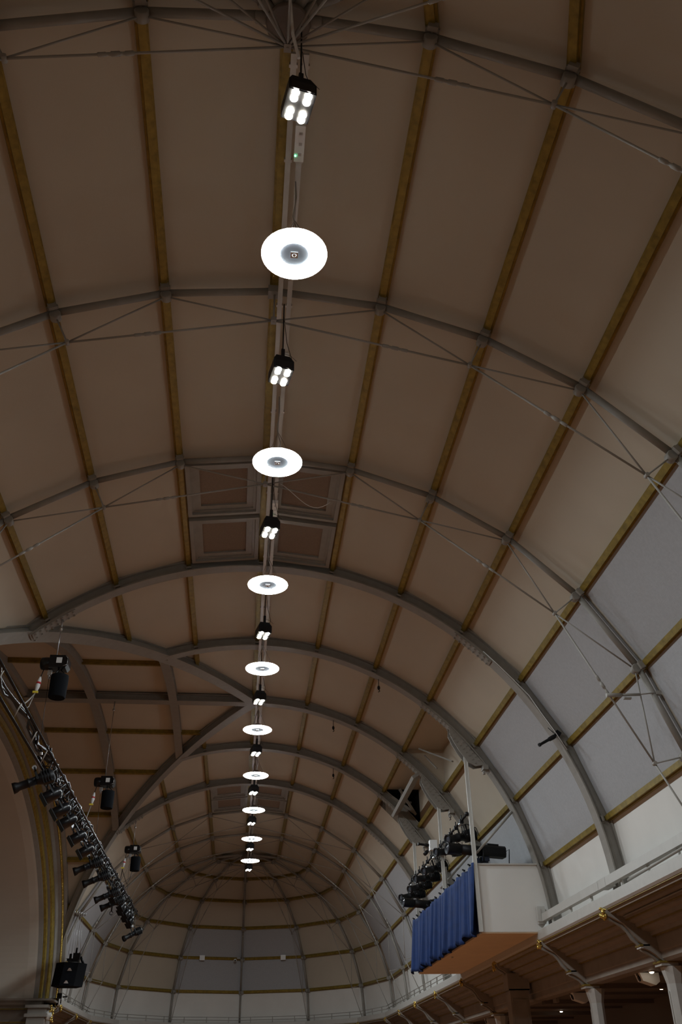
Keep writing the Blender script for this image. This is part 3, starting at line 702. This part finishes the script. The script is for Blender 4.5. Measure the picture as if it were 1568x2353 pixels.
# curtain
def curtain():
    mb = MB(); ny, nz = 900, 16; vs = []
    for i in range(ny+1):
        u = i/ny; y = yE-.10+(yG-yE+.10)*u
        ph = 2*pi*17*u+1.2*sin(9*u+1)+.9*sin(23*u)+.5*sin(51*u)
        am = .8+.3*sin(31*u+2)
        for j in range(nz+1):
            w_ = j/nz; p2 = ph+.8*w_*sin(7*u+2); amp = (.12+.12*w_)*am
            f = abs(sin(p2/2))**.75+.22*abs(sin(p2*1.5+1))
            hem = .035*sin(p2+1)+.05*sin(2*pi*6*u+.6)
            x = X0-.0-.05*w_-amp*f
            z = 7.26-.03*abs(sin(2*pi*7*u))*(1-w_)-(1.90+hem)*w_
            vs.append((x, y+.05*sin(p2+1.2)*w_, z))
    fs = [(i*(nz+1)+j, (i+1)*(nz+1)+j, (i+1)*(nz+1)+j+1, i*(nz+1)+j+1) for i in range(ny) for j in range(nz)]
    mb.add(vs, fs, True); o = mb.build('stage_curtain', 'velvet')
    md = o.modifiers.new('thickness', 'SOLIDIFY'); md.thickness = .006
    return o
cu = tag(curtain(), 'royal blue pleated curtain hung along the front of the lighting platform', 'curtain')
for k in range(14):
    y = yE+.4+(yG-yE-.6)*k/13; c = MB(); c.box((X0-.10, y, 7.265), (.06, .05, .05)); c.box((X0-.13, y+.03, 7.295), (.05, .02, .04)); c.build('clip', 'dark', cu)
# light pipe and lanterns
t = thing('light_pipe', 'black horizontal pipe with clamps and cables above the blue curtain', 'pipe', (6.6, yFm, 8.6))
pb = MB(); pb.tube([(6.6, yE+.0, 8.68), (6.6, yG+.3, 8.64)], .035, 8); pb.ball((6.6, yE, 8.68), .07); pb.build('pipe', 'dark', t)
for k in range(12):
    pb = MB(); pb.box((6.6, yE+.8+k*.85, 8.66), (.12, .09, .12)); pb.box((6.6, yE+.8+k*.85, 8.78), (.03, .03, .14)); pb.build('clamp', 'dark', t)
for k in range(26):
    lc = MB(); y = random.uniform(21.5, 31.2); h = random.uniform(.2, .5); w2 = random.uniform(.1, .35); x = 6.6+random.uniform(-.15, .2)
    lc.tube([(x, y-w2/2, 8.6), (x+.05, y-w2/3, 8.6-h*.7), (x, y, 8.6-h), (x-.03, y+w2/3, 8.6-h*.7), (x, y+w2/2, 8.6)], .009, 5); lc.build('cable', 'dark', t)
pl = [(22.0, 8.62, 205, 14, 'near the post at the near end', 1.45), (23.9, 8.55, 200, 8, 'over the near followspot', 1.3), (26.5, 8.55, 205, 16, 'just past the middle post', 1.35), (27.9, 8.5, 200, 10, 'fourth along the pipe', 1.35), (29.6, 8.5, 205, 16, 'fifth along the pipe', 1.35), (31.3, 8.5, 200, 14, 'at the far end above the far followspot', 1.45)]
for y, z, yw, ti, lab, sc_ in pl:
    place(PS, True, (6.6, y, z), yw, ti, f"large black spotlight on the platform pipe, {lab}", sc_)
def followspot(loc, label, yaw):
    t = thing('followspot', label, 'followspot', (0, 0, 0), 'followspots behind the curtain')
    b = MB(); b.prism([(-.62, y_, z_) for y_, z_ in [(-.13, -.14), (.13, -.14), (.16, -.06), (.16, .10), (.1, .16), (-.1, .16), (-.16, .10), (-.16, -.06)]], (.62, 0, 0)); b.box((-.3, 0, .18), (.3, .2, .05)); bo = b.build('lamp_house', 'dark', t)
    f_ = MB(); f_.lathe((0, 0, 0), (1, 0, 0), [(0, .14), (.5, .14), (.5, .12), (.56, .12), (.56, .15), (.86, .155), (.88, .17), (.9, .15), (.86, .12)], 16); f_.build('barrel', 'dark', t)
    MB().lathe((.85, 0, 0), (1, 0, 0), [(0, .13), (.02, .1), (.03, .04)], 16).build('lens', 'lens', t)
    MB().box((.1, -.155, .0), (.36, .015, .02)).build('red_stripe', 'red', t)
    MB().ball((.12, -.155, .04), .03).build('knob', 'white', t)
    bb = MB(); bb.box((.0, -.1, -.34), (.36, .18, .30)); bb.box((-.1, 0, -.2), (.2, .12, .12)); bb.build('ballast_box', 'screen', t)
    st = MB(); st.tube([(0, 0, -.16), (0, 0, -1.75)], .035, 8)
    for a_ in (0, 2.1, 4.2): st.tube([(0, 0, -1.3), (.22*cos(a_), .22*sin(a_), -1.75)], .02, 6)
    st.tube([(0, -.18, -.3), (0, -.18, 0)], .02, 6); st.tube([(0, .18, -.3), (0, .18, 0)], .02, 6); st.tube([(0, -.18, -.3), (0, .18, -.3)], .02, 6); st.build('stand', 'dark', t)
    MB().tube([(-.6, 0, 0), (-.75, .05, .1), (-.7, .1, -.3), (-.5, .1, -.6)], .013, 5).build('cable', 'dark', t)
    t.location = loc; t.rotation_euler = (0, rad(-2), rad(yaw)); t.scale = (1.25, 1.1, 1.1)
    return t
followspot((7.12, 21.75, 7.76), 'large black followspot on a stand at the near end of the blue curtain', 190)
followspot((7.12, 30.6, 7.66), 'large black followspot on a stand at the far end of the blue curtain', 195)
t = thing('control_unit', 'small white unit with black camera heads beside the middle platform post', 'control unit', (6.5, 26.1, 8.7))
MB().box((6.52, 26.1, 8.88), (.26, .24, .34)).build('case', 'white', t)
h = MB(); h.lathe((6.35, 26.0, 8.86), (-1, -.1, .1), [(0, .05), (.12, .06), (.14, .04), (.34, .04), (.36, .06), (.4, .05)], 10); h.lathe((6.3, 26.0, 8.68), (-.6, -.2, -.6), [(0, .05), (.1, .07), (.2, .06)], 10); h.build('camera_head', 'dark', t)

# small items on the arches
def hook(loc, lab):
    x, y, z = loc; mb = MB(); mb.tube([(x, y, z+.3), (x, y, z+.05)], .012, 5); mb.ball((x, y, z), .05, 8, 1.6); mb.tube([(x, y, z-.05), (x+.03, y, z-.12), (x-.02, y, z-.15)], .015, 5)
    tag(mb.build('rigging_hook', 'dark'), lab, 'hook')
hook((P(2.2, 0, 8.5).x, YF['E'], P(2.2, 0, 8.5).z), 'small dark hook hanging under the second plated arch right of the ridge')
hook((P(1.62, 0, 8.5).x, YM, P(1.62, 0, 8.5).z), 'small dark hook hanging under the middle plated arch right of the ridge')
hook((P(1.9, 0, 8.5).x, YG_ if False else yG, P(1.9, 0, 8.5).z), 'small dark hook hanging under the fourth plated arch right of the ridge')
hook((7.24, yFm, 9.95), 'dark shackle hanging below the middle hanger plate over the platform')
t = thing('small_spotlight', 'small black spotlight clamped to the nearest plated arch low on the right', 'spotlight', (7.85, YF['D']-.1, 9.35))
b = MB(); b.lathe((7.78, YF['D']-.15, 9.28), (-.75, -.1, -.42), [(0, .05), (.05, .06), (.2, .055), (.22, .04), (.5, .035), (.52, .05), (.56, .045)], 10); b.build('barrel', 'dark', t)
b = MB(); b.box((7.86, YF['D']-.12, 9.34), (.14, .12, .16), (.8, 0, -.6), (0, 1, 0), (.6, 0, .8)); b.tube([(7.62, YF['D']-.15, 9.5), (7.8, YF['D']-.15, 9.32)], .01, 5); b.build('clamp', 'dark', t)
tag(MB().tube([(7.22, 10.45, 8.44), (7.55, 10.45, 8.45)], .045, 8).tube([(7.5, 10.45, 8.45), (7.95, 10.45, 8.47)], .03, 8).tube([(7.9, 10.45, 8.47), (8.15, 10.45, 8.5), (8.34, 10.45, 8.52)], .015, 6).box((8.36, 10.47, 8.52), (.12, .1, .08)).box((7.66, 10.45, 8.38), (.16, .08, .03)).build('stay_arm', 'rod'), 'short grey stay arm clamped to the third tube frame low on the right', 'pipe')
tag(MB().tube([P(3.4+.28*k, YF['D']-.19-(.03 if k % 2 else 0), 8.83-.02*sin(k*1.7)) for k in range(7)], .011, 5).build('arch_cable', 'white'), 'thin pale cable clipped along the nearest plated arch on the right', 'cable')
# far wall boxes and camera
for az, lab in ((106.8, 'left'), (73.2, 'right')):
    pass
for x, lab in ((-2.62, 'left'), (2.72, 'right')):
    yy_ = YK+8.0*cos(rad(15))/1.0; a_ = (105 if x < 0 else 75); n = V((cos(rad(a_)), sin(rad(a_)), 0)); c = V((x, 0, 0))
    dperp = 8.109*cos(rad(15)); yv = YK+(dperp-.08-c.x*n.x)/n.y
    tag(MB().box((x, yv-.02, ZC+R*cos(5*ST)+.02), (.33, .14, .3)).build('wall_box', 'white'), f'small grey box on the gold beam of the far dome, {lab} one', 'box')
t = thing('security_camera', 'tiny white camera on the gold beam of the far dome near its middle rib', 'camera', (-.4, YK+7.75, 9.0))
MB().box((-.22, YK+7.85, 9.16), (.22, .2, .08)).build('bracket', 'cream', t); MB().ball((-.45, YK+7.72, 9.03), .10).build('dome', 'white', t); MB().ball((-.45, YK+7.63, 9.0), .05).build('lens', 'dark', t)

# ------------------------------------------------------------ handrails and cable trunking along the cornice
def trunk(y0, y1, lab, end=False):
    t = thing('cornice_trunking', lab, 'trunking', (8.55, (y0+y1)/2, 5.42), 'white trunking along the right cornice')
    b = MB(); b.box((8.55, (y0+y1)/2, 5.72), (.15, y1-y0, .20)); b.build('duct', 'creamw', t)
    for k in range(3):
        y = y0+(y1-y0)*(k+.5)/3; MB().box((8.58, y, 5.52), (.05, .06, .22)).build('foot', 'creamw', t)
trunk(YF['E']+.25, YF['D']-(-5.0) if False else YF['E']-.15, 'x') if False else None
trunk(15.95, 20.9, 'white box trunking above the cornice between the nearest and second plated arches')
trunk(10.7, 15.45, 'white box trunking above the cornice nearer than the first plated arch')
tag(MB().box((8.60, 15.7, 5.72), (.25, .52, .21)).build('trunking_joint', 'creamw'), 'white joint box in the trunking at the foot of the nearest plated arch', 'box')
tag(MB().box((8.50, 20.86, 5.80), (.22, .14, .46)).box((8.42, 20.80, 5.80), (.1, .1, .36)).build('end_box', 'creamw'), 'white end box where the trunking meets the lighting platform', 'box')
tag(MB().tube([(8.46, 10.0, 5.55), (8.45, 12.5, 5.50), (8.5, 14.1, 5.50)], .03, 6).build('cable_bundle', 'rod'), 'grey cable bundle running just below the nearest trunking', 'cable')
def rail(pts, lab):
    t = thing('cornice_rail', lab, 'rail', pts[0], 'thin rails on the cornice')
    for h in (.16, .32): MB().tube([p+V((0, 0, h)) for p in pts], .018, 6).build('bar', 'rod', t)
    pm = MB()
    for a_, b_ in zip(pts, pts[1:]):
        L = (b_-a_).length; n = max(1, int(L/1.4))
        for k in range(n):
            p_ = a_+(b_-a_)*((k+.5)/n)
            MB().box(p_+V((0, 0, .17)), (.05, .05, .34)).build('post', 'rod', t)
rail([V((8.5, yG+.2, 5.42)), V((8.5, YK, 5.42))], 'thin double rail on the right cornice beyond the platform')
rail([V((8.5*cos(rad(a_)), YK+8.5*sin(rad(a_)), 5.42)) for a_ in range(0, 181, 30)], 'thin double rail curving round the foot of the far dome')
rail([V((-8.5, YM+15.4, 5.42)), V((-8.5, YK, 5.42))], 'short thin double rail on the left cornice past the loudspeaker')

# ------------------------------------------------------------ columns with scroll brackets
def frame2(o, ex, ey, p):  # local (r, t, z) -> world, r outward
    return V(o)+V(ex)*p[0]+V(ey)*p[1]+V((0, 0, p[2]))
def column(o, ang, lab, kind='column', ornate=True):
    """o = centre of curvature, ang = outward direction in plan"""
    ex = V((cos(rad(ang)), sin(rad(ang)), 0)); ey = V((-sin(rad(ang)), cos(rad(ang)), 0)); O = V(o)
    F = lambda r, t_, z: O+ex*r+ey*t_+V((0, 0, z))
    base = F(9.8, 0, 0); t = thing('gallery_column', lab, 'column', base, 'columns under the cornice')
    if kind == 'column':
        sh = MB(); n = 8
        for k, (z0, z1, r0, r1) in enumerate([(0, .3, .28, .28), (.3, 3.55, .17, .19), (3.55, 3.9, .19, .27)]):
            vs = [F(9.82+r_*cos(2*pi*(j+.5)/n), r_*sin(2*pi*(j+.5)/n), z) for z, r_ in ((z0, r0), (z1, r1)) for j in range(n)]
            sh.add(vs, [(j, (j+1) % n, n+(j+1) % n, n+j) for j in range(n)]+[list(reversed(range(n))), list(range(n, 2*n))])
        s_ = sh.build('shaft', 'creamw', t)
        st = MB(); st.box(F(9.635, 0, 1.8), (.03, .05, 3.2), ex, ey, (0, 0, 1)); st.build('raised_strip', 'creamw', s_)
    else:
        sh = MB(); sh.box(F(9.05, 0, 2.2), (.62, .5, 4.4), ex, ey, (0, 0, 1)); sh.box(F(9.05, 0, 4.55), (.72, .56, .5), ex, ey, (0, 0, 1)); s_ = sh.build('shaft', 'soff', t)
        st = MB()
        for u in (-.22, .22): st.box(F(9.05+u, -.26, 2.1), (.05, .03, 3.8), ex, ey, (0, 0, 1))
        st.box(F(9.05, -.26, 4.02), (.46, .03, .05), ex, ey, (0, 0, 1)); st.build('panel_moulding', 'soff', s_)
        MB().box(F(9.05, 0, 4.32), (.68, .56, .04), ex, ey, (0, 0, 1)).build('gilt_band', 'gold', s_)
    # bracket
    pr = [(8.40, 5.10), (8.46, 4.96), (8.62, 4.88), (8.78, 4.80), (8.90, 4.66), (8.99, 4.52), (9.08, 4.42), (9.16, 4.36), (9.16, 4.28), (9.30, 4.22), (9.42, 4.14), (9.50, 4.06), (9.56, 4.02), (9.56, 3.92), (10.05, 3.92), (10.05, 4.5), (9.5, 4.75), (9.0, 5.0), (8.5, 5.16)]
    if kind != 'column': pr = [(8.40, 5.10), (8.46, 4.96), (8.62, 4.88), (8.72, 4.80), (9.3, 4.75), (9.3, 5.0), (8.5, 5.16)]
    b = MB(); b.prism([F(r, -.15, z) for r, z in pr], ey*.30); bo = b.build('scroll_bracket', 'soff', t)
    rb = MB(); low = pr[:13] if kind == 'column' else pr[:4]
    rb.tube([F(r-.02, 0, z-.02) for r, z in low], [.04+.014*(i_ % 2) for i_ in range(len(low))], 8); rb.build('scroll_roll', 'cream', bo)
    if kind == 'column':
        g = MB(); g.box(F(9.2, 0, 4.34), (.24, .30, .035), ex, ey, (0, 0, 1)); g.box(F(9.74, 0, 3.99), (.56, .42, .04), ex, ey, (0, 0, 1)); g.build('gilt_band', 'gold', bo)
        g = MB(); g.box(F(9.2, 0, 4.30), (.2, .26, .045), ex, ey, (0, 0, 1)); g.box(F(9.74, 0, 3.94), (.50, .38, .06), ex, ey, (0, 0, 1)); g.build('cap_band', 'creamw', bo)
    # gilded leaf ornament at the head
    o_ = MB(); rnd = random.Random(int(ang*7+o[1]*13))
    for k in range(16):
        a_ = rnd.uniform(0, 2*pi); rr = rnd.uniform(.02, .11); c = F(8.38+rnd.uniform(-.05, .05), rr*cos(a_), 5.04+rr*sin(a_)*1.2)
        o_.ball(c, rnd.uniform(.025, .055), 6, rnd.uniform(.7, 1.6))
    o_.tube([F(8.42, -.13, 5.10), F(8.36, 0, 5.14), F(8.42, .13, 5.10)], .02, 5)
    if ornate: o_.build('gilt_leaf', 'goldb', t)
ords = {'D': 'at the foot of the nearest plated arch', 'E': 'under the near end of the lighting platform', 'F': 'square pier below the middle of the platform', 'G': 'under the far end of the platform', 'H': 'first one past the platform',
        'I': 'second one past the platform', 'J': 'third one past the platform', 'K': 'where the right wall meets the far dome'}
for q_ in 'DEFGHIJK':
    column((0, YF[q_], 0), 0, ('pale panelled pier with gilt bracket, ' if q_ == 'F' else 'pale column with scroll bracket and gilt leaf, ')+ords[q_], 'pier' if q_ == 'F' else 'column')
for a_, l_ in ((30, 'right side'), (60, 'right of centre'), (90, 'centre'), (120, 'left of centre'), (150, 'left side')):
    column((0, YK, 0), a_, f'scroll bracket column under the far dome cornice, {l_}')
for q_, l_ in (('I', 'beside the foot of the stage arch'), ('J', 'second past the stage arch'), ('K', 'where the left wall meets the far dome')):
    column((0, YF[q_], 0), 180, f'scroll bracket column on the left side, {l_}')
# pier at the end of the stage
t = thing('stage_pier', 'pale pier with carved white rosette at the foot of the stage arch', 'pier', (-8.9, 40.6, 0))
b = MB(); b.span((-9.4, 39.9, 0), (-8.62, 41.3, 4.55)); b.span((-9.5, 39.8, 4.55), (-8.52, 41.4, 4.68)); b.span((-9.5, 39.75, 4.9), (-8.5, 41.45, 5.02)); b.span((-9.4, 39.9, 4.68), (-8.6, 41.3, 4.9)); b.build('shaft', 'cream', t)
MB().lathe((-8.55, 40.2, 4.62), (.9, -.4, 0), [(0, .2), (.05, .21), (.1, .17), (.12, .1), (.17, .08), (.19, .03)], 18).build('rosette', 'creamw', t)
g = MB(); rnd = random.Random(3)
for k in range(14): g.ball((-8.45+rnd.uniform(-.06, .08), 40.4+rnd.uniform(-.3, .3), 5.0-.05*k+rnd.uniform(-.05, .1)), rnd.uniform(.03, .06), 6, 1.3)
g.build('gilt_leaf', 'goldb', t)

# aisle fittings
for y, l_ in ((18.0, 'behind the nearest column'), (23.4, 'between the second column and the pier'), (34.6, 'past the platform')):
    t = thing('aisle_speaker', f'white wedge speaker under the aisle beam, {l_}', 'loudspeaker', (10.2, y, 3.8))
    MB().prism([(9.92, y-.16, 4.0), (9.98, y-.16, 3.82), (10.30, y-.16, 3.72), (10.42, y-.16, 3.80), (10.42, y-.16, 4.0)], (0, .34, 0)).build('cabinet', 'white', t)
    MB().lathe((9.98, y, 3.90), (-1, 0, -.3), [(0, .07), (.04, .08), (.05, .05)], 12).build('driver', 'dark', t)
for x, y, l_ in ((10.12, 17.55, 'nearest'), (12.18, 21.95, 'second'), (12.18, 26.79, 'third'), (11.93, 30.82, 'farthest')):
    t = thing('downlight', f'tiny bright downlight in the dark aisle ceiling, {l_} of four', 'ceiling light', (x, y, 4.0), 'aisle downlights')
    MB().lathe((x, y, 3.955), (0, 0, 1), [(0, .035), (.01, .05), (.05, .05)], 12).build('lamp', 'down', t)
    MB().lathe((x, y, 3.985), (0, 0, 1), [(0, .075), (.035, .08)], 14).build('bezel', 'white', t)
tag(MB().box((10.0, 25.2, 4.35), (.10, .35, .95)).build('drop_panel', 'soff'), 'narrow vertical board beside the panelled pier under the cornice', 'board')

tag(MB().tube([(8.74, 9.5, 4.93), (8.74, 15.3, 4.93)], .022, 6).build('rope_light', 'cream'), 'thin ribbed strip fixed under the nearest stretch of cornice', 'cord')
